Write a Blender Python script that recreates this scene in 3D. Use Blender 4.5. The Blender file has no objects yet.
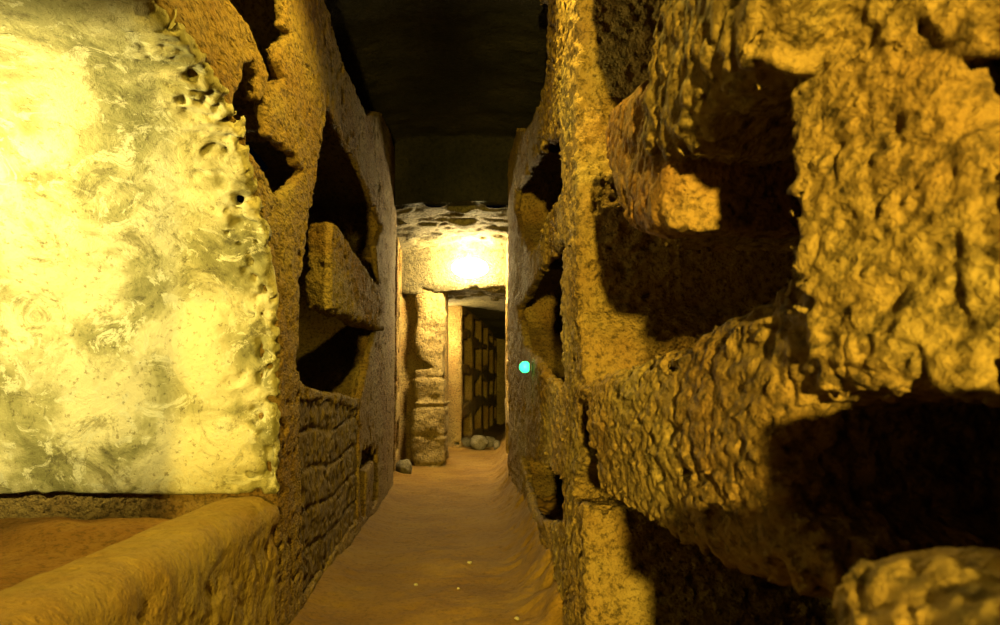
import bpy, math
import numpy as np
F32 = np.float32
# ------------------------------------------------------------------ camera
FPX = 780.0; CAMZ = 0.95
YAW = 6.0/FPX; PITCH = math.atan(72.5/FPX)
def ray(px, py):
    u = (px-500.0)/FPX; v = (312.5-py)/FPX
    fx, fy, fz = math.sin(YAW)*math.cos(PITCH), math.cos(YAW)*math.cos(PITCH), math.sin(PITCH)
    rx, ry = math.cos(YAW), -math.sin(YAW)
    ux, uy, uz = -math.sin(YAW)*math.sin(PITCH), -math.cos(YAW)*math.sin(PITCH), math.cos(PITCH)
    d = (fx+u*rx+v*ux, fy+u*ry+v*uy, fz+v*uz)
    return d[0]/d[1], d[2]/d[1]
def on_wall(px, py, xf):
    dx, dz = ray(px, py); y = 2.0
    for _ in range(60):
        y = 0.5*y + 0.5*min(25, max(0.1, float(xf(y))/dx))
    return (y, CAMZ+dz*y)
def at_depth(px, py, y):
    dx, dz = ray(px, py); return (dx*y, y, CAMZ+dz*y)

# wall footprints measured along the gallery
LY = [-4, 0.5, 3.0, 4.2, 6.4, 7.25, 7.35, 8.15, 8.3, 9.25, 9.7, 9.95, 10.02, 11.4, 11.47, 14.0, 17.0, 21.0]
LX = [-.80, -.79, -.78, -.815, -.87, -.92, -1.35, -1.35, -1.03, -1.10, -.58, -.58, -1.15, -1.15, -.47, -.24, -.02, .2]  # recess behind the far pillar is made to hide an added lamp
RY = [-4, 0.3, 0.45, 0.6, 0.73, 0.9, 2.4, 3.75, 3.95, 5.5, 6.9, 7.5, 9.0, 11.0, 14.0, 17.0, 21.0]
RX = [.44, .42, .375, .325, .285, .275, .265, .262, .245, .215, .125, .17, .135, .16, .22, .32, .40]
def xL(y): return np.interp(y, LY, LX).astype(F32) if isinstance(y, np.ndarray) else float(np.interp(y, LY, LX))
def xR(y): return np.interp(y, RY, RX).astype(F32) if isinstance(y, np.ndarray) else float(np.interp(y, RY, RX))
def LP(pts): return [on_wall(a, b, xL) for a, b in pts]
def RP(pts): return [on_wall(a, b, xR) for a, b in pts]
def XP(pts, x): return [on_wall(a, b, lambda y: x) for a, b in pts]

# ------------------------------------------------------------------ noise
_rng = np.random.default_rng(7)
TAB = _rng.uniform(-1, 1, 64*64*64).astype(F32)
def vnoise(x, y, z):
    ix = np.floor(x).astype(np.int32); iy = np.floor(y).astype(np.int32); iz = np.floor(z).astype(np.int32)
    fx = (x-ix).astype(F32); fy = (y-iy).astype(F32); fz = (z-iz).astype(F32)
    fx = fx*fx*(3-2*fx); fy = fy*fy*(3-2*fy); fz = fz*fz*(3-2*fz)
    def T(a, b, c): return TAB[((ix+a) & 63)*4096+((iy+b) & 63)*64+((iz+c) & 63)]
    def lx(b, c):
        t = T(0, b, c); return t+(T(1, b, c)-t)*fx
    a = lx(0, 0); a = a+(lx(1, 0)-a)*fy
    b = lx(0, 1); b = b+(lx(1, 1)-b)*fy
    return a+(b-a)*fz
def rockn(x, y, z, s=1.0, det=1.0, pit=1.0, stretch=1.0, cell=.01, along=1.0, fs=1.0):
    """weathered tufa relief: swelling, rounded nodules with creases between, and holes"""
    d = .012*s*vnoise(x/.34+3, y/.34, z/.34)
    y = y*along; k = 1/fs
    wx = x+.02*fs*vnoise(x/.07*k, y/.07*k, z/.07*k+8); wy = y+.02*fs*vnoise(x/.07*k+8, y/.07*k, z/.07*k)
    d += .008*s*vnoise(wx/.13, wy/.13+7, z/.13)
    d -= .009*s*(np.abs(vnoise(wx/.062*k+11, wy/.062*k, z/(.062*stretch)*k))-.3)
    if cell < .02:
        d -= .014*fs*det*(np.abs(vnoise(wx/.030*k, wy/.030*k+5, z/(.030*stretch)*k))-.3)
        p = vnoise(wx/.034*k+9, wy/.034*k, z/(.034*stretch)*k+4)
        m = .5+.5*vnoise(x/.2+1, y/.2+2, z/.2)
        d += .08*pit*fs*np.clip(p-.32, 0, 1)*m
    if cell < .012:
        d -= .011*fs*det*(np.abs(vnoise(wx/.018*k, wy/.018*k, z/(.018*stretch)*k))-.3)
    return d

# ------------------------------------------------------------------ distance helpers
def poly(Y, Z, pts):
    """signed distance to a polygon in the (y,z) plane, negative inside"""
    P = np.array(pts, dtype=np.float64); n = len(P)
    d = np.full(np.broadcast(Y, Z).shape, 1e9); s = np.zeros(d.shape, bool)
    for i in range(n):
        a = P[i]; b = P[(i+1) % n]; ex, ey = b-a
        wx = Y-a[0]; wy = Z-a[1]
        t = np.clip((wx*ex+wy*ey)/(ex*ex+ey*ey+1e-12), 0, 1)
        d = np.minimum(d, (wx-ex*t)**2+(wy-ey*t)**2)
        c = (a[1] <= Z) != (b[1] <= Z)
        with np.errstate(divide='ignore', invalid='ignore'):
            xi = a[0]+(Z-a[1])*(ex/(ey if abs(ey) > 1e-12 else 1e-12))
        s ^= c & (Y < xi)
    d = np.sqrt(d)
    return np.where(s, -d, d).astype(F32)
def smax(a, b, k=.02):
    h = np.maximum(k-np.abs(a-b), 0)/k
    return np.maximum(a, b)+h*h*k*.25
def smin(a, b, k=.02): return -smax(-a, -b, k)
def rbox(X, Y, Z, lo, hi, r=.03):
    c = [(a+b)/2 for a, b in zip(lo, hi)]; e = [(b-a)/2-r for a, b in zip(lo, hi)]
    qx = np.abs(X-c[0])-e[0]; qy = np.abs(Y-c[1])-e[1]; qz = np.abs(Z-c[2])-e[2]
    return (np.sqrt(np.maximum(qx, 0)**2+np.maximum(qy, 0)**2+np.maximum(qz, 0)**2)
            + np.minimum(np.maximum(qx, np.maximum(qy, qz)), 0)-r).astype(F32)
def ellip(X, Y, Z, c, r):
    k = np.sqrt(((X-c[0])/r[0])**2+((Y-c[1])/r[1])**2+((Z-c[2])/r[2])**2)
    return ((k-1)*min(r)).astype(F32)

# ------------------------------------------------------------------ surface nets
def nets(fn, lo, hi, h, nz):
    ax = [np.arange(a-h, b+1.5*h, h, dtype=np.float64) for a, b in zip(lo, hi)]
    X = ax[0][:, None, None].astype(F32); Y = ax[1][None, :, None].astype(F32); Z = ax[2][None, None, :].astype(F32)
    shp = tuple(len(a) for a in ax)
    V = np.array(np.broadcast_to(fn(X, Y, Z), shp), dtype=F32)
    if nz is not None:
        idx = np.nonzero(np.abs(V) < .10)
        V[idx] += nz(ax[0][idx[0]].astype(F32), ax[1][idx[1]].astype(F32), ax[2][idx[2]].astype(F32))
    ins = V < 0
    cnt = np.zeros(tuple(s-1 for s in shp), np.int8)
    for a in (0, 1):
        for b in (0, 1):
            for c in (0, 1):
                cnt += ins[a:shp[0]-1+a, b:shp[1]-1+b, c:shp[2]-1+c]
    act = (cnt > 0) & (cnt < 8)
    ci = np.array(np.nonzero(act)); n = ci.shape[1]
    if n == 0: return np.zeros((0, 3)), np.zeros((0, 4), int)
    ids = np.full(cnt.shape, -1, np.int32); ids[act] = np.arange(n)
    corner = [(a, b, c) for a in (0, 1) for b in (0, 1) for c in (0, 1)]
    val = {k: V[ci[0]+k[0], ci[1]+k[1], ci[2]+k[2]] for k in corner}
    acc = np.zeros((n, 3)); w = np.zeros(n)
    for k in corner:
        for d in range(3):
            if k[d] == 0:
                k2 = list(k); k2[d] = 1; k2 = tuple(k2)
                va, vb = val[k], val[k2]; m = (va < 0) != (vb < 0)
                t = np.where(m, va/np.where(m, va-vb, 1), 0)
                p = np.array(k, float)[None, :]*np.ones((n, 1)); p[:, d] = t
                acc += p*m[:, None]; w += m
    co = (ci.T+acc/w[:, None])*h+np.array([a[0] for a in ax])
    faces = []
    for d in range(3):
        o = [k for k in range(3) if k != d]
        sl0 = [slice(None)]*3; sl1 = [slice(None)]*3
        sl0[d] = slice(0, -1); sl1[d] = slice(1, None)
        A = ins[tuple(sl0)]; B = ins[tuple(sl1)]
        e = np.array(np.nonzero(A != B))
        ok = (e[o[0]] > 0) & (e[o[1]] > 0) & (e[o[0]] < shp[o[0]]-1) & (e[o[1]] < shp[o[1]]-1)
        e = e[:, ok]; a_in = A[tuple(e)]
        def g(p, q):
            f = [None]*3; f[d] = e[d]; f[o[0]] = e[o[0]]-p; f[o[1]] = e[o[1]]-q
            return ids[tuple(f)]
        q = np.stack([g(1, 1), g(0, 1), g(0, 0), g(1, 0)], 1)
        flip = a_in if d != 1 else ~a_in
        q = np.where(flip[:, None], q, q[:, ::-1])
        faces.append(q)
    return co, np.concatenate(faces)

# ------------------------------------------------------------------ scene plumbing
COL = bpy.context.scene.collection
def mesh_from(name, parts, mat, parent=None, origin=None, smooth=True):
    vs, fs, off = [], [], 0
    for v, f in parts:
        vs.append(v); fs.append(f+off); off += len(v)
    v = np.concatenate(vs); f = np.concatenate(fs)
    if origin is not None: v = v-np.array(origin)
    me = bpy.data.meshes.new(name)
    me.vertices.add(len(v)); me.vertices.foreach_set('co', v.astype(F32).ravel())
    me.loops.add(f.size); me.loops.foreach_set('vertex_index', f.astype(np.int32).ravel())
    me.polygons.add(len(f)); k = f.shape[1]
    me.polygons.foreach_set('loop_start', np.arange(0, f.size, k, dtype=np.int32))
    me.polygons.foreach_set('use_smooth', np.full(len(f), smooth))
    me.update(calc_edges=True); me.validate()
    if mat: me.materials.append(mat)
    o = bpy.data.objects.new(name, me); COL.objects.link(o)
    if parent is not None: o.parent = parent
    if origin is not None: o.location = origin
    return o
def tag(o, label=None, cat=None, group=None, kind=None):
    if label: o['label'] = label
    if cat: o['category'] = cat
    if group: o['group'] = group
    if kind: o['kind'] = kind
    return o
def empty(name, loc):
    o = bpy.data.objects.new(name, None); COL.objects.link(o); o.location = loc
    o.empty_display_size = .1; return o
def solid(name, fn, lo, hi, h, mat, nz=None, parent=None, origin=None):
    if nz is None: nz = lambda x, y, z: rockn(x, y, z, cell=h)
    return mesh_from(name, [nets(fn, lo, hi, h, nz)], mat, parent, origin)
def lathe(prof, n=32, axis='z'):
    """prof: list of (r, h). Returns verts, quads"""
    a = np.linspace(0, 2*np.pi, n, endpoint=False); v = []
    for r, hh in prof:
        c = np.stack([r*np.cos(a), r*np.sin(a), np.full(n, hh)], 1)
        if axis == 'y': c = c[:, [0, 2, 1]]
        if axis == 'x': c = c[:, [2, 0, 1]]
        v.append(c)
    f = []
    for i in range(len(prof)-1):
        for j in range(n):
            k = (j+1) % n; f.append((i*n+j, i*n+k, (i+1)*n+k, (i+1)*n+j))
    return np.concatenate(v), np.array(f)

# ------------------------------------------------------------------ materials
def rock_mat(name, c1, c2, c3, scale=1.0, bump=1.0, rough=.95, dark=.25, stretch=(1, 1, 1), fine=1.0):
    c1, c2, c3 = [tuple(.42*v for v in c) for c in (c1, c2, c3)]
    m = bpy.data.materials.new(name); m.use_nodes = True; nt = m.node_tree; N = nt.nodes; Lk = nt.links
    bs = N['Principled BSDF']; bs.inputs['Roughness'].default_value = rough
    bs.inputs['Specular IOR Level'].default_value = .25
    tc = N.new('ShaderNodeNewGeometry'); mp = N.new('ShaderNodeMapping')
    Lk.new(tc.outputs['Position'], mp.inputs['Vector']); mp.inputs['Scale'].default_value = stretch
    def noise(s, det=6, ro=.6):
        n = N.new('ShaderNodeTexNoise'); n.inputs['Scale'].default_value = s; n.inputs['Detail'].default_value = det
        n.inputs['Roughness'].default_value = ro; Lk.new(mp.outputs[0], n.inputs['Vector']); return n
    def ramp(src, stops):
        r = N.new('ShaderNodeValToRGB'); Lk.new(src, r.inputs[0])
        e = r.color_ramp.elements
        while len(e) < len(stops): e.new(.5)
        for el, (p, c) in zip(e, stops): el.position = p; el.color = (*c, 1) if len(c) == 3 else c
        return r
    n1 = noise(3.2*scale, 8); r1 = ramp(n1.outputs['Fac'], [(.36, c2), (.52, c1), (.68, c3)])
    n2 = noise(55*scale, 5, .7); r2 = ramp(n2.outputs['Fac'], [(.36, (dark,)*3), (.52, (1, 1, 1))])
    mx = N.new('ShaderNodeMix'); mx.data_type = 'RGBA'; mx.blend_type = 'MULTIPLY'; mx.inputs[0].default_value = .8
    Lk.new(r1.outputs[0], mx.inputs[6]); Lk.new(r2.outputs[0], mx.inputs[7])
    Lk.new(mx.outputs[2], bs.inputs['Base Color'])
    # relief
    vor = N.new('ShaderNodeTexVoronoi'); vor.inputs['Scale'].default_value = 70*scale; Lk.new(mp.outputs[0], vor.inputs['Vector'])
    vr = N.new('ShaderNodeMapRange'); vr.inputs['From Min'].default_value = 0; vr.inputs['From Max'].default_value = .45
    Lk.new(vor.outputs['Distance'], vr.inputs['Value'])
    n3 = noise(120*scale, 5, .7); n4 = noise(28*scale, 4, .6)
    def math_(op, a, b):
        q = N.new('ShaderNodeMath'); q.operation = op
        for i, s in enumerate((a, b)):
            if isinstance(s, (int, float)): q.inputs[i].default_value = s
            else: Lk.new(s, q.inputs[i])
        return q.outputs[0]
    hgt = math_('ADD', math_('MULTIPLY', n3.outputs['Fac'], .5*fine), math_('MULTIPLY', n4.outputs['Fac'], 1.3))
    hgt = math_('ADD', hgt, math_('MULTIPLY', vr.outputs[0], .35))
    b = N.new('ShaderNodeBump'); b.inputs['Strength'].default_value = 1.0; b.inputs['Distance'].default_value = .012*bump
    Lk.new(hgt, b.inputs['Height']); Lk.new(b.outputs[0], bs.inputs['Normal'])
    return m
OCH = rock_mat('ochre_tufa', (.50, .335, .10), (.42, .245, .065), (.56, .42, .14), stretch=(1, .5, 1), bump=1.5, dark=.15)
OCHR = rock_mat('reddish_tufa', (.62, .34, .10), (.56, .25, .07), (.62, .42, .14), stretch=(1, .5, 1), bump=1.5)
BROWN = rock_mat('brown_tufa', (.36, .25, .10), (.27, .18, .075), (.43, .31, .13), stretch=(1, 1, .45))
CEIL = rock_mat('shaded_ceiling_rock', (.032, .029, .023), (.016, .016, .015), (.075, .066, .042), scale=.5, bump=2)  # shade of the unlit ceiling put into the colour; lamplit part is paler
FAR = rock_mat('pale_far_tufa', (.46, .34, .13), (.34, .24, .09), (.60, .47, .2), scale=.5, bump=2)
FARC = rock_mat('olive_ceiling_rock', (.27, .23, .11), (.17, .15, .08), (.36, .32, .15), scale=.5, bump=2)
DIRT = rock_mat('trodden_earth', (.38, .215, .035), (.30, .16, .028), (.42, .255, .045), scale=.7, bump=.5, dark=.55)
BED = rock_mat('tomb_earth', (.50, .26, .06), (.40, .20, .05), (.55, .32, .08), scale=1.0, bump=.6, dark=.5)
RIM = rock_mat('worn_rim_rock', (.56, .39, .10), (.50, .31, .075), (.62, .47, .15), scale=.8, bump=.6, dark=.7)
STONE = rock_mat('grey_stone', (.30, .26, .16), (.22, .19, .12), (.38, .33, .2), scale=.8)
def plaster_mat():
    m = bpy.data.materials.new('aged_plaster'); m.use_nodes = True; nt = m.node_tree; N = nt.nodes; Lk = nt.links
    bs = N['Principled BSDF']; bs.inputs['Roughness'].default_value = .8
    g = N.new('ShaderNodeNewGeometry')
    def noise(s, det=6, ro=.6, dist=0, off=0):
        mp = N.new('ShaderNodeMapping'); mp.inputs['Location'].default_value = (off, off*.7, off*1.3)
        Lk.new(g.outputs['Position'], mp.inputs[0])
        n = N.new('ShaderNodeTexNoise'); n.inputs['Scale'].default_value = s; n.inputs['Detail'].default_value = det
        n.inputs['Roughness'].default_value = ro; n.inputs['Distortion'].default_value = dist
        Lk.new(mp.outputs[0], n.inputs['Vector']); return n.outputs['Fac']
    def ramp(src, stops):
        r = N.new('ShaderNodeValToRGB'); Lk.new(src, r.inputs[0]); e = r.color_ramp.elements
        while len(e) < len(stops): e.new(.5)
        for el, (p, c) in zip(e, stops): el.position = p; el.color = (*c, 1)
        return r.outputs[0]
    def mix(mode, f, a, b):
        x = N.new('ShaderNodeMix'); x.data_type = 'RGBA'; x.blend_type = mode
        if isinstance(f, float): x.inputs[0].default_value = f
        else: Lk.new(f, x.inputs[0])
        for i, s in ((6, a), (7, b)):
            if isinstance(s, tuple): x.inputs[i].default_value = (*s, 1)
            else: Lk.new(s, x.inputs[i])
        return x.outputs[2]
    base = ramp(noise(3.0, 7, .62, .6), [(.36, (.24, .22, .07)), (.46, (.46, .42, .18)), (.56, (.84, .76, .44))])
    chips = ramp(noise(9, 9, .75, 1.2, 3), [(.53, (0, 0, 0)), (.57, (1, 1, 1))])
    c = mix('MIX', chips, base, (.80, .76, .50))
    stains = ramp(noise(5.5, 10, .78, .8, 8), [(.38, (.30, .27, .12)), (.47, (1, 1, 1))])
    c = mix('MULTIPLY', .8, c, stains)
    specks = ramp(noise(45, 4, .7, 0, 5), [(.34, (.35, .30, .16)), (.42, (1, 1, 1))])
    c = mix('MULTIPLY', .75, c, specks)
    c = mix('MULTIPLY', 1.0, c, (.45, .45, .45))
    Lk.new(c, bs.inputs['Base Color'])
    b = N.new('ShaderNodeBump'); b.inputs['Distance'].default_value = .012; b.inputs['Strength'].default_value = .9
    a = N.new('ShaderNodeMath'); a.operation = 'ADD'; Lk.new(noise(14, 9, .72, .8, 3), a.inputs[0])
    s = N.new('ShaderNodeMath'); s.operation = 'MULTIPLY'; s.inputs[1].default_value = .4; Lk.new(noise(60, 5, .7), s.inputs[0]); Lk.new(s.outputs[0], a.inputs[1])
    Lk.new(a.outputs[0], b.inputs['Height']); Lk.new(b.outputs[0], bs.inputs['Normal'])
    return m
PLAS = plaster_mat()
def emit_mat(name, col, strength):
    m = bpy.data.materials.new(name); m.use_nodes = True; bs = m.node_tree.nodes['Principled BSDF']
    bs.inputs['Base Color'].default_value = (*col, 1); bs.inputs['Emission Color'].default_value = (*col, 1)
    bs.inputs['Emission Strength'].default_value = strength; return m
def plain_mat(name, col, rough=.5, metal=0.0):
    m = bpy.data.materials.new(name); m.use_nodes = True; nt = m.node_tree; bs = nt.nodes['Principled BSDF']
    n = nt.nodes.new('ShaderNodeTexNoise'); n.inputs['Scale'].default_value = 30
    r = nt.nodes.new('ShaderNodeValToRGB'); nt.links.new(n.outputs['Fac'], r.inputs[0])
    r.color_ramp.elements[0].color = (*[c*.7 for c in col], 1); r.color_ramp.elements[1].color = (*col, 1)
    nt.links.new(r.outputs[0], bs.inputs['Base Color'])
    bs.inputs['Roughness'].default_value = rough; bs.inputs['Metallic'].default_value = metal; return m

# ------------------------------------------------------------------ left wall
A_R = LP([(275, 560), (277, 500), (279, 400), (276, 300), (268, 245), (255, 190), (239, 130), (205, 62), (160, 2)])
ytop, ztop = A_R[-1]
yc = ytop-.05
A_L = [(2*yc-y, z) for y, z in A_R[::-1]]
ARCH = [(y, z) for y, z in A_R]+[(yc, ztop+.015)]+A_L
ARCH[0] = (ARCH[1][0], -.2); ARCH[-1] = (ARCH[-2][0], -.2)
N_LEFT = [
    (LP([(226, -40), (232, 0), (248, 24), (261, 54), (266, 68), (269, 83), (277, 87), (285, 80), (278, 62), (282, 42), (293, 34), (286, 26), (285, -40)]), .45),
    (LP([(244, 64), (253, 60), (259, 74), (256, 100), (262, 106), (266, 93), (268, 137), (280, 144), (296, 157), (299, 166), (308, 169), (296, 182), (281, 194), (264, 166), (248, 147), (245, 128), (235, 109), (242, 88)]), .45),
    (LP([(328, 106), (336, 122), (355, 158), (370, 192), (379, 216), (384, 226), (376, 246), (380, 290), (376, 332), (370, 353), (361, 399), (338, 393), (302, 385), (298, 364), (299, 310), (301, 280), (306, 240), (313, 205), (319, 160)]), .6),
    (LP([(362, 451), (372, 447), (375, 458), (367, 472), (365, 517), (361, 517), (360, 470)]), .25),
    (LP([(374, 452), (378, 448), (378, 500), (373, 508)]), .2),
]
CLOSE = LP([(300, 399), (335, 404), (359, 410), (359, 470), (358, 517), (330, 560), (303, 598), (301, 500)])
def grid_niches(y0, y1, wy, gy, rows):
    out = []; y = y0
    r = np.random.default_rng(3)
    while y+wy <= y1:
        for a, b in rows:
            j = r.uniform(-.1, .1, 8)
            out.append([(y+j[0], a+j[1]), (y+wy+j[2], a+j[3]), (y+wy+j[4], b+j[5]), (y+j[6], b+j[7])])
        y += wy+gy
    return out
N_LFAR = [(p, .5) for p in grid_niches(8.42, 9.2, .62, .2, [(.2, .62), (.85, 1.3), (1.5, 1.95), (2.15, 2.5)])]
N_LFAR += [(p, .45) for p in grid_niches(11.6, 20, 1.15, .28, [(.15, .5), (.72, 1.06), (1.28, 1.62), (1.8, 2.05)])]
def wall_left(X, Y, Z):
    Yv = Y[0, :, 0]; xl = xL(Yv.astype(np.float64))[None, :, None]
    # the wall steps back above its worn top edge
    ztop_ = np.interp(Yv, [-4, 3.6, 4.0, 5.0, 5.8, 7.25, 7.35, 30], [2.8, 2.75, 2.66, 2.72, 3.02, 3.12, 9, 9]).astype(F32)[None, :, None]
    step = np.clip((Z-ztop_)/.06, 0, 1)*.28
    wall = X-xl+step
    Y2 = Y[0]; Z2 = Z[0]; warp = .012*vnoise(Y2/.11+Z2*0, Z2/.11+Y2*0, Y2*0+Z2*0+.5)
    for pts, dep in N_LEFT+N_LFAR+[(CLOSE, .14)]:
        ys = [p[0] for p in pts]; yb, ye = min(ys), max(ys)
        if ye < Yv[0]-.1 or yb > Yv[-1]+.1: continue
        p = poly(Y2+warp, Z2+warp, pts)[None]
        wall = smax(wall, -np.maximum(p, xl-dep-X), .02)
        if dep > .3: wall = np.maximum(wall, -np.maximum(p-.15 if dep > .4 and Yv[0] < 7 else p-.03, np.maximum(X-xl+.045, xl-dep-.15-X)))
    if Yv[0] < ARCH[1][0]+.2:
        p = poly(Y2+warp*.6, Z2+warp*.6, ARCH)[None]
        wall = smax(wall, -np.maximum(p, -2.06-X), .03)
    return wall
def nzL(h):
    def f(x, y, z):
        low = np.clip((1.0-z)/.5, 0, 1)
        return rockn(x, y, z, .6, .6, .9, 1.2, cell=h, along=.6, fs=.8)
    return f
parts = []
for lo, hi, h in [((-2.2, -4, -.1), (-.6, .8, 3.4), .04), ((-2.2, .8, -.1), (-.62, 2.0, 3.4), .02),
                  ((-1.45, 2.0, -.1), (-.66, 3.5, 2.9), .0095), ((-1.5, 3.5, -.1), (-.68, 5.2, 3.35), .012),
                  ((-2.2, 2.0, -.1), (-1.44, 3.2, 2.9), .03), ((-1.5, 2.0, 2.88), (-.62, 3.5, 3.4), .03),
                  ((-1.6, 5.2, -.1), (-.7, 9.0, 3.35), .017), ((-1.6, 9.0, -.1), (.3, 20.5, 3.0), .04)]:
    parts.append(nets(wall_left, lo, hi, h, nzL(h)))
tag(mesh_from('wall_left', parts, OCH), kind='structure', label='ochre tufa wall with dark burial niches on the left side of the passage')

# plaster lining of the arched tomb
def plaster(X, Y, Z):
    a = poly(Y[0], Z[0], ARCH)[None]
    e = xL(Y[0, :, 0].astype(np.float64))[None, :, None]
    sh = np.maximum(-.028-a, a-.03)
    sh = np.minimum(sh, np.maximum(X+2.02, a-.03))
    sh = smax(sh, X-(e+.004), .02)
    sh = np.maximum(sh, .565-Z)
    sh = np.maximum(sh, -2.1-X)
    return sh
def nzP(x, y, z):
    edge = np.clip((x+.94+.05*vnoise(x*0, y/.06, z/.06))/.12, 0, 1)
    d = .006*vnoise(x/.2, y/.2, z/.2)+.003*vnoise(x/.05, y/.05, z/.05)+.0012*vnoise(x/.018, y/.018, z/.018)
    return d+edge*(.012*vnoise(x/.045+3, y/.045, z/.045)+.007*vnoise(x/.02, y/.02, z/.02)+.07*np.clip(vnoise(x/.03+5, y/.03, z/.03)-.15, 0, 1))
tag(mesh_from('plaster_vault', [nets(plaster, (-2.1, 1.85, .5), (-.72, 2.95, 2.1), .0095, nzP), nets(plaster, (-2.1, .8, .5), (-.72, 1.86, 2.1), .025, nzP)], PLAS),
    'pale yellow stained plaster lining the brightly lit arched tomb recess', 'plaster lining')
# bed of earth in the tomb and its worn rim
def bed(X, Y, Z):
    zt = .44+.05*np.exp(-((Y-2.7)/.18)**2)+.03*np.exp(-((X+1.35)/.2)**2-((Y-2.55)/.12)**2)
    d = Z-zt
    return np.maximum(np.maximum(d, X+.9), -2.05-X)
tag(solid('tomb_earth_bed', bed, (-2.05, .85, .2), (-.9, 2.88, .6), .012, BED, lambda x, y, z: .012*vnoise(x/.15, y/.15, z/.15)+.006*vnoise(x/.05, y/.05, z/.05)+.003*vnoise(x/.02, y/.02, z/.02)),
    'orange earth filling the open tomb below the lit plaster', 'earth bed')
def para(X, Y, Z):
    p = rbox(X, Y, Z, (-1.02, .75, -.3), (-.775, 2.95, .555), .085)
    return p
def nzPa(x, y, z):
    low = np.clip((.50-z)/.12, 0, 1)
    return (.2+.8*low)*rockn(x, y, z, .45, .6, .8, 1.6, cell=.009, along=.6)+.006*vnoise(x/.1, y/.1, z/.1)
tag(solid('stone_parapet', para, (-1.05, .7, -.1), (-.66, 2.98, .66), .0095, RIM, nzPa),
    'smooth worn stone parapet along the front of the open arched tomb', 'parapet')
# stones closing the low tomb in the left wall
def closure(X, Y, Z):
    p = poly(Y[0], Z[0], CLOSE)[None]-.02
    xl = xL(Y[0, :, 0].astype(np.float64))[None, :, None]
    s = np.maximum(p, np.maximum(X-(xl-.012), xl-.16-X))
    zz = Z+.02*np.sin(Y*5)
    g = np.minimum(np.abs(((zz-.06) % .17)-.085), 9)
    row = np.floor((zz-.06)/.17)
    gy = np.abs(((Y+row*.37) % .62)-.31)
    gr = np.minimum(.085-np.abs(((zz-.06) % .17)-.085), .31-gy)
    return s+np.clip(.016-gr, 0, .016)*.8
tag(solid('tomb_closing_wall', closure, (-1.02, 2.9, -.05), (-.74, 5.4, 1.0), .0105, BROWN, lambda x, y, z: rockn(x, y, z, .6, .8, .9, 1, cell=.011, along=.6)),
    'rough brown stone blocks closing the low tomb in the left wall', 'blocked tomb')
# slab between two left niches
SLAB = LP([(332, 222), (338, 226), (366, 276), (377, 290), (378, 332), (357, 323), (331, 309), (330, 280), (331, 240)])
def slab(X, Y, Z):
    p = poly(Y[0], Z[0], SLAB)[None]
    return smax(p, smax(X+.80, -.925-X, .03), .035)
tag(solid('rock_slab', slab, (-1.1, 3.1, .95), (-.7, 6.2, 2.5), .0115, OCH, nz=lambda x, y, z: rockn(x, y, z, .6, .8, .9, 1, cell=.0115, along=.6)),
    'wedge of ochre rock dividing two dark niches in the left wall', 'rock slab')

# ------------------------------------------------------------------ right wall
N_RIGHT = [
    (RP([(550, -60), (549, 0), (547, 60), (540, 100), (531, 122), (524, 129), (513, 127), (517, 90), (531, 30), (541, 0), (546, -60)]), .5),
    (RP([(560, 138), (547, 142), (540, 152), (528, 168), (516, 190), (514, 208), (521, 233), (531, 252), (541, 234), (547, 212), (562, 190)]), .5),
    (RP([(562, 240), (546, 262), (527, 295), (517, 309), (525, 345), (536, 360), (547, 378), (562, 390)]), .5),
    (RP([(521, 456), (545, 467), (562, 480), (562, 522), (541, 521), (531, 508), (526, 484)]), .5),
    (RP([(578, 404), (594, 409), (601, 420), (604, 515), (588, 512), (573, 497), (575, 477), (584, 465), (579, 440)]), .3),
]
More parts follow.
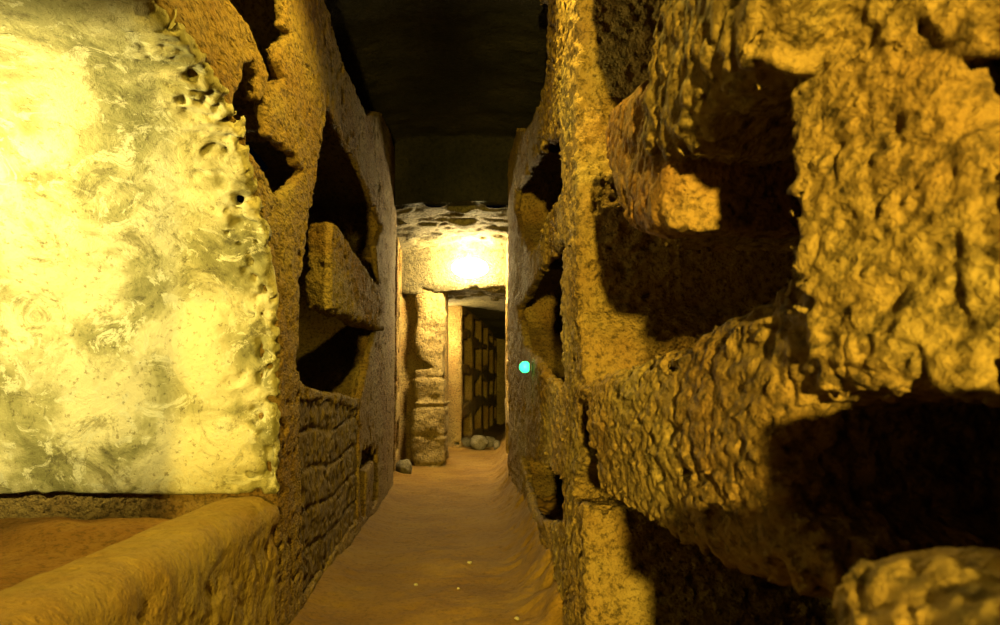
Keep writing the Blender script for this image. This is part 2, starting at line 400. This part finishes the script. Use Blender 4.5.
# big opening on the near side; its dividing rocks are built apart
OPEN_N = [(.745, 1.02), (.75, 1.25), (.77, 1.40), (.85, 1.52), (1.0, 1.62), (1.25, 1.72), (1.45, 1.8), (1.7, 1.92), (1.95, 2.15), (2.1, 2.5), (2.35, 2.5), (2.5, 1.9), (2.42, 1.5), (2.5, 1.2), (2.36, .98),
          (2.3, .85), (2.33, .62), (2.28, .3), (2.3, .04), (.42, .04), (.40, .3), (.40, .80), (.41, .925), (.46, .935), (.60, .945), (.72, .955)]
N_RFAR = [(p, .5) for p in grid_niches(8.0, 20, 1.0, .25, [(.15, .55), (.75, 1.15), (1.35, 1.75), (1.9, 2.1)])]
PEARL = RP([(950, 62), (1000, 55), (1060, 80), (1060, 150), (985, 138), (958, 120)])
def wall_right(X, Y, Z):
    Yv = Y[0, :, 0]; xr = xR(Yv.astype(np.float64))[None, :, None]
    ztop_ = np.interp(Yv, [-4, 3.5, 4.0, 5.2, 7.2, 7.3, 30], [3.3, 3.2, 3.0, 2.95, 3.0, 9, 9]).astype(F32)[None, :, None]
    step = np.clip((Z-ztop_)/.06, 0, 1)*.3
    wall = xr-X+step
    Y2 = Y[0]; Z2 = Z[0]; warp = .012*vnoise(Y2/.1+Z2*0, Z2/.1+Y2*0, Y2*0+Z2*0+3.5)
    
    if Yv[0] < .5: wall = np.minimum(wall, rbox(X, Y, Z, (.285, -.5, -.3), (.9, .43, .955), .02)); wall = np.minimum(wall, rbox(X, Y, Z, (.235, -.5, -.3), (.9, .34, .955), .02))  # unseen blocks added to the wall, keeping light off the ledge's end
    for pts, dep in N_RIGHT+N_RFAR+[(PEARL, .12)]:
        ys = [p[0] for p in pts]
        if max(ys) < Yv[0]-.1 or min(ys) > Yv[-1]+.1: continue
        p = poly(Y2+warp, Z2+warp, pts)[None]
        wall = smax(wall, -np.maximum(p, X-xr-dep), .02)
        if dep > .4: wall = np.maximum(wall, -np.maximum(p-.16, np.maximum(xr+.05-X, X-xr-dep-.1)))
    if Yv[0] < 2.7:
        p = poly(Y2+warp, Z2+warp, OPEN_N)[None]
        wall = smax(wall, -np.maximum(p, X-.95), .035)
    return wall
def nzR(h, k=1.0):
    if h < .006: return lambda x, y, z: rockn(x, y, z, .4, 1.0, 1.2, 1.0, cell=h, along=.75, fs=.62)
    return lambda x, y, z: rockn(x, y, z, k*.6, 1.1, 1.0, 1.0, cell=h, along=.45, fs=.85)
parts = []
for lo, hi, h in [((.15, -4, -.1), (1.1, .2, 3.4), .04), ((.18, .2, .85), (1.0, 1.0, 1.65), .0046), ((.18, .2, -.1), (1.0, 1.0, .86), .015),
                  ((.18, .2, 1.64), (1.0, 1.0, 3.4), .02), ((.18, 1.0, -.1), (1.0, 2.2, 3.4), .016),
                  ((.14, 2.2, -.1), (1.0, 4.1, 3.4), .009), ((.02, 4.1, -.1), (.85, 7.6, 3.3), .018), ((-.1, 7.6, -.1), (1.0, 20.5, 3.0), .04)]:
    parts.append(nets(wall_right, lo, hi, h, nzR(h)))
tag(mesh_from('wall_right', parts, OCH), kind='structure', label='ochre tufa wall with a pillar and burial niches on the right side of the passage')

# shelf of rock between the upper and middle near niches
A1 = XP([(617, 103), (645, 80), (672, 66), (690, 100), (680, 190), (679, 212), (679, 231), (655, 238), (632, 231), (619, 188), (613, 158), (611, 130)], .275)
A2 = XP([(666, 72), (671, 30), (678, 0), (690, -30), (760, -120), (840, -120), (812, 0), (797, 35), (787, 72), (765, 84), (740, 100), (718, 118), (700, 150), (684, 160), (668, 172), (656, 152), (653, 139)], .27)
def outcrop(X, Y, Z):
    Y2 = Y[0]; Z2 = Z[0]
    a = smax(poly(Y2, Z2, A1)[None], smax(.255-X, X-.55, .03), .05)
    b = smax(poly(Y2, Z2, A2)[None], smax(.235-X, X-.6, .03), .06)
    zl = np.interp(Y[0, :, 0], [.6, 1.1, 1.6, 1.85], [1.275, 1.285, 1.26, 1.27]).astype(F32)[None, :, None]
    zh = 1.56
    c = smax(smax(zl-Z, Z-zh, .03), smax(smax(.39-X, X-.93, .02), smax(.62-Y, Y-1.86, .03), .04), .04)
    return a, b, c
oc = tag(empty('rock_outcrop', (.3, 1.2, 1.2)), 'broken rock shelf jutting between the upper and middle niches of the right wall', 'rock outcrop')
for nm, k, m, lb in (('lower_block', 0, OCHR, 'reddish orange end block'), ('upper_block', 1, OCH, None), ('shelf', 2, OCH, None)):
    o = solid(nm, lambda X, Y, Z, k=k: outcrop(X, Y, Z)[k], (.18, .6, 1.1), (.98, 1.98, 1.95), .0075, m, nz=lambda x, y, z, k=k: rockn(x, y, z, (.25, .45, .45)[k], (.6, 1.1, 1.2)[k], (.7, 1.1, 1.1)[k], 1, cell=.0075, along=.6, fs=.75))
    o.parent = oc; o.location = (-.3, -1.2, -1.2)
    if lb: o['label'] = lb
bfront = lambda y: .262+.05*min(1, max(0, (2.0-y)/1.3))
B = [on_wall(a_, b_, bfront) for a_, b_ in [(575, 384), (590, 377), (640, 359), (680, 345), (700, 330), (750, 301), (792, 270), (830, 252), (880, 245), (880, 390), (815, 396), (797, 405), (792, 450), (796, 510), (832, 548), (838, 590), (825, 606), (740, 577), (680, 546), (640, 516), (602, 493), (594, 440), (592, 408), (578, 402)]]
def ledge(X, Y, Z):
    p = poly(Y[0], Z[0], B)[None]
    zc = .86
    front = .262-.02*np.exp(-((Z-zc)/.12)**2)+.05*np.clip((2.0-Y)/1.3, 0, 1)
    return smax(p, smax(front-X, X-.93, .03), .05)
tag(solid('rock_ledge', ledge, (.18, .5, .6), (.95, 2.6, 1.12), .0055, OCH, nz=lambda x, y, z: rockn(x, y, z, .4, 1.1, 1.2, 1, cell=.0055, along=.5, fs=.62)),
    'long pitted ochre rock ledge below the middle niche of the right wall', 'rock ledge')
C = XP([(826, 570), (836, 558), (870, 553), (900, 562), (940, 580), (1010, 600), (1150, 640), (1150, 900), (850, 900), (832, 660), (824, 610)], .215)
def boulder(X, Y, Z):
    p = poly(Y[0], Z[0], C)[None]
    return smax(p, smax(.205-X, X-.36, .03), .06)
tag(solid('boulder', boulder, (.12, .25, .5), (.66, .75, .9), .0055, OCH, nz=lambda x, y, z: rockn(x, y, z, .4, .7, .8, 1, cell=.0055, along=.75, fs=.62)),
    'rounded ochre boulder in the bottom corner before the darkest niche', 'boulder')

# ------------------------------------------------------------------ far pillar, ceiling, floor, ends
def pillar(X, Y, Z):
    s = rbox(X, Y, Z, (-.96, 9.15, -.3), (-.57, 9.95, 2.9), .06)
    w = (X+.93)*.4
    s = np.maximum(s, -(Y-9.12-w*1.0))
    n = np.maximum(rbox(X, Y, Z, (-1.4, 8.9, 1.17), (-.72, 9.7, 1.27), .03), Z-1.17-(X+1.0)*-.5-.1)
    s = smax(s, -n, .02)
    jz = np.abs(((Z-.02) % .34)-.17)
    s = s+np.where(Z < 1.15, np.clip(.03-(.17-jz), 0, .03)*.9, 0)
    s = s+np.where(Z < .75, 0, .03)
    return s
tag(solid('rock_pillar', pillar, (-1.3, 9.0, -.1), (-.45, 10.0, 2.85), .02, FAR, nz=lambda x, y, z: .025*vnoise(x/.25, y/.25, z/.25)+.02*vnoise(x/.09, y/.09, z/.09)+.01*vnoise(x/.04, y/.04, z/.04)),
    'bright rock pillar on the left beneath the glowing lamp', 'rock pillar')
def ceiling(X, Y, Z):
    zc = np.interp(Y[0, :, 0], [-4, 6.9, 6.96, 9.10, 9.16, 14, 20.6], [3.15, 3.2, 2.62, 2.62, 2.12, 2.12, 2.05]).astype(F32)[None, :, None]
    bow = .05*((X+.3)/.6)**2
    return zc-bow-Z
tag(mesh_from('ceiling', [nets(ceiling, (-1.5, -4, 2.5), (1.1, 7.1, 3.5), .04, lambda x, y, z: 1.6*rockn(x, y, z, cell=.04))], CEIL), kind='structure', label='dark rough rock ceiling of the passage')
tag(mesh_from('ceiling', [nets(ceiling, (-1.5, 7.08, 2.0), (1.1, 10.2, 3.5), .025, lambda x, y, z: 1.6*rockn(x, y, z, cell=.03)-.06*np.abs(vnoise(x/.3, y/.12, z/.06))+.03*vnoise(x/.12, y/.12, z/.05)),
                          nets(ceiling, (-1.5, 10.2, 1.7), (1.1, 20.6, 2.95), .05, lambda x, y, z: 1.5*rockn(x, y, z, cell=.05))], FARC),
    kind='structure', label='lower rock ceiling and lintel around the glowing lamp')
def floorz(X, Y):
    xl = xL(Y.astype(np.float64)); xr = xR(Y.astype(np.float64))
    z = .012*vnoise(X/.3, Y/.3, X*0)+.007*vnoise(X/.09, Y/.09, X*0+5)+.003*vnoise(X/.035, Y/.035, X*0+9)
    z += .16*np.clip(1-(xr-X)/.22, 0, 1)**2*np.clip((Y-2)/2, 0, 1)+.05*np.clip(1-(X-xl)/.25, 0, 1)**2
    z += np.clip(1-(xr-X)/.24, 0, 1)*.03*vnoise(X/.06, Y/.06, X*0+2)
    return z
parts = []
for y0, y1, st in [(-4, 2.4, .05), (2.4, 7, .014), (7, 11, .02), (11, 21, .05)]:
    xs = np.arange(-1.6, 1.05, st); ys = np.arange(y0, y1+st, st)
    gx, gy = np.meshgrid(xs, ys, indexing='ij')
    v = np.stack([gx, gy, floorz(gx, gy)], -1).reshape(-1, 3); nx, ny = gx.shape
    i = (np.arange(nx-1)[:, None]*ny+np.arange(ny-1)[None, :]).ravel()
    parts.append((v, np.stack([i, i+ny, i+ny+1, i+1], 1)))
tag(mesh_from('floor', parts, DIRT), kind='structure', label='trodden orange earth floor of the narrow passage')
tag(mesh_from('wall_end', [nets(lambda X, Y, Z: 18.6-Y+.25*X, (-.6, 18, -.1), (1.0, 19.2, 2.6), .06, lambda x, y, z: rockn(x, y, z, 2, cell=.05))], FAR),
    kind='structure', label='rock face closing the far end of the passage')
tag(mesh_from('wall_rear', [nets(lambda X, Y, Z: Y+3.7, (-1.5, -4, -.1), (1.1, -3.4, 3.5), .06, lambda x, y, z: rockn(x, y, z, 2, cell=.05))], OCH),
    kind='structure')

# stones at the far end of the floor
def stone(name, c, r, seed, mat, h, label, cat, group=None):
    fn = lambda X, Y, Z: ellip(X, Y, Z, (0, 0, 0), r)
    m = max(r); k = m*.45
    o = mesh_from(name, [nets(fn, (-r[0]*1.5, -r[1]*1.5, -r[2]*1.5), (r[0]*1.5, r[1]*1.5, r[2]*1.5), h,
        lambda x, y, z: k*.55*vnoise(x/m*1.3+seed, y/m*1.3, z/m*1.3)+k*.2*vnoise(x/m*4+seed, y/m*4, z/m*4))], mat)
    o.location = c; return tag(o, label, cat, group)
SL = [((455, 449), 11.6, (.09, .1, .075), 'small dark stone leftmost in the rubble row at the far end'),
      ((466, 448), 11.9, (.11, .1, .09), 'dark rounded stone second from the left in the far rubble row'),
      ((479, 446), 11.7, (.13, .12, .12), 'largest round stone in the middle of the far rubble row'),
      ((490, 447), 12.15, (.09, .09, .10), 'grey stone right of the largest one in the far rubble row'),
      ((497, 449), 11.5, (.06, .08, .08), 'small stone rightmost in the far rubble row against the right wall')]
for i, ((px, py), d, r, lb) in enumerate(SL):
    x, y, z = at_depth(px, py, d); stone('rubble_stone', (x, y, r[2]*.75), r, i*7.3+1, STONE, .018, lb, 'stone', 'rubble stones at the far end of the passage')
stone('rubble_stone', (-.98, 8.45, .07), (.09, .12, .09), 60, STONE, .018, 'brownish stone at the foot of the wall left of the bright pillar', 'stone')
PALE = rock_mat('pale_pebble', (.75, .68, .5), (.6, .55, .4), (.85, .8, .6), scale=2, bump=.3)
for i, (px, py, r, lb) in enumerate([(470, 565, .011, 'bright white pebble lying alone in the middle of the earth floor'),
                                 (416, 584, .008, 'small pale pebble on the left half of the earth floor'),
                                 (458, 590, .006, 'tiny pale pebble below the bright white one on the floor'),
                                 (517, 622, .009, 'pale pebble at the bottom edge of the floor near the right wall')]):
    dx, dz = ray(px, py); d = -CAMZ/dz
    x = dx*d; z = float(floorz(np.array([x]), np.array([d]))[0])
    stone('pebble', (x, d, z+r*.55), (r*1.2, r, r*.8), i*5+2, PALE, r*.25, lb, 'pebble', 'pale pebbles on the earth floor')

# ------------------------------------------------------------------ lamps
DK = plain_mat('dark_metal', (.05, .05, .05), .5, .6)
def globe_lamp(x, y, z, base, power, label, wide=1.0, back=.3):
    lamp = tag(empty('globe_lamp', (x, y+back, z)), label, 'lamp')
    gm = emit_mat('lamp_glass', (1, .74, .32), power)
    sph = [(max(.001, .12*math.sin(t)), -.11*math.cos(t)) for t in np.linspace(0, math.pi, 18)]
    v, f = lathe(sph, 32); mesh_from('globe', [(v*np.array([wide, 1, 1])+np.array([0, -back, 0]), f)], gm, lamp)
    v, f = lathe([(.001, -.02), (.07, -.02), (.075, .0), (.075, .03), (.001, .03)], 24, 'y'); mesh_from('wall_plate', [(v, f)], DK, lamp)
    v, f = lathe([(.001, -back+.11), (.03, -back+.11), (.02, -.01), (.001, -.01)], 16, 'y'); mesh_from('arm', [(v, f)], DK, lamp)
lx_, ly_, lz_ = at_depth(470, 268, 8.82)
globe_lamp(lx_, ly_, lz_, 0, 450.0, 'glowing oval lamp fixed to the rock lintel at the far ceiling', 1.7)
globe_lamp(-.84, 11.1, 1.70, 0, 240.0, 'round lamp added out of sight behind the bright pillar to light the far passage')  # unseen lamp added to brighten the passage beyond the lintel
gx, gy, gz = at_depth(525, 367, 4.6)  # green glow given an invented dome and dark housing
gl = tag(empty('green_glow', (gx, gy, gz)), 'small green glow built as a dome beside the dark niche beyond the right pillar', 'lamp')
v, f = lathe([(.001, .03), (.034, .03), (.036, .025), (.036, -.004), (.001, -.004)], 24, 'x'); mesh_from('housing', [(v+np.array([.045, 0, 0]), f)], DK, gl)
v, f = lathe([(max(.001, .034*math.sin(t)), -.034*math.cos(t)) for t in np.linspace(0, math.pi*.75, 12)], 24, 'x'); mesh_from('lens', [(v, f)], emit_mat('green_glow_dome', (.03, 1, .30), 3), gl)

def light(kind, loc, power, col, radius=.05, aim=None, size=None, blend=.5):
    d = bpy.data.lights.new('light', kind); d.energy = power; d.color = col
    d.shadow_soft_size = radius
    if kind == 'SPOT': d.spot_size = size; d.spot_blend = blend
    o = bpy.data.objects.new('light', d); COL.objects.link(o); o.location = loc
    if aim is not None:
        from mathutils import Vector
        o.rotation_euler = (Vector(aim)-Vector(loc)).to_track_quat('-Z', 'Y').to_euler()
    return o
WARM = (1, .69, .09)
la = light('SPOT', (-.36, -2.3, 1.35), 1700, WARM, .06, aim=(-.98, 4.2, .85), size=math.radians(52), blend=.5)   # unseen spot added behind the visitor to light only the left wall
la.scale = (.35, 1, 1)
lb = light('SPOT', (-.13, -3.3, 1.22), 3700, WARM, .05, aim=(.62, 1.5, 1.05), size=math.radians(60), blend=.5)  # lamp behind the visitor, aimed at the right wall
lb.scale = (.40, 1, 1)
light('SPOT', (.08, 2.38, 2.85), 215, WARM, .05, aim=(-.1, 2.4, 0), size=math.radians(150), blend=.4)   # overhead fill spot, added to lift the left wall
light('SPOT', (-1.66, 1.95, 1.30), 130, (1, .83, .28), .06, aim=(-1.75, 2.6, 1.85), size=math.radians(174), blend=.2)   # floodlight in the tomb recess
w = bpy.data.worlds.new('world'); bpy.context.scene.world = w; w.use_nodes = True
w.node_tree.nodes['Background'].inputs[0].default_value = (.2, .3, .6, 1); w.node_tree.nodes['Background'].inputs[1].default_value = .002

cd = bpy.data.cameras.new('camera'); cam = bpy.data.objects.new('camera', cd); COL.objects.link(cam)
cam.location = (0, 0, CAMZ); cam.rotation_euler = (math.pi/2+PITCH, 0, -YAW)
cd.sensor_width = 36; cd.lens = FPX/1000*36; cd.clip_start = .02; cd.clip_end = 100
cd.dof.use_dof = True; cd.dof.focus_distance = 3.2; cd.dof.aperture_fstop = 9
sc = bpy.context.scene; sc.camera = cam
sc.view_settings.view_transform = 'Standard'; sc.view_settings.look = 'None'
sc.view_settings.exposure = 0; sc.view_settings.gamma = 1; sc.view_settings.use_curve_mapping = False
sc.cycles.max_bounces = 6; sc.cycles.diffuse_bounces = 1
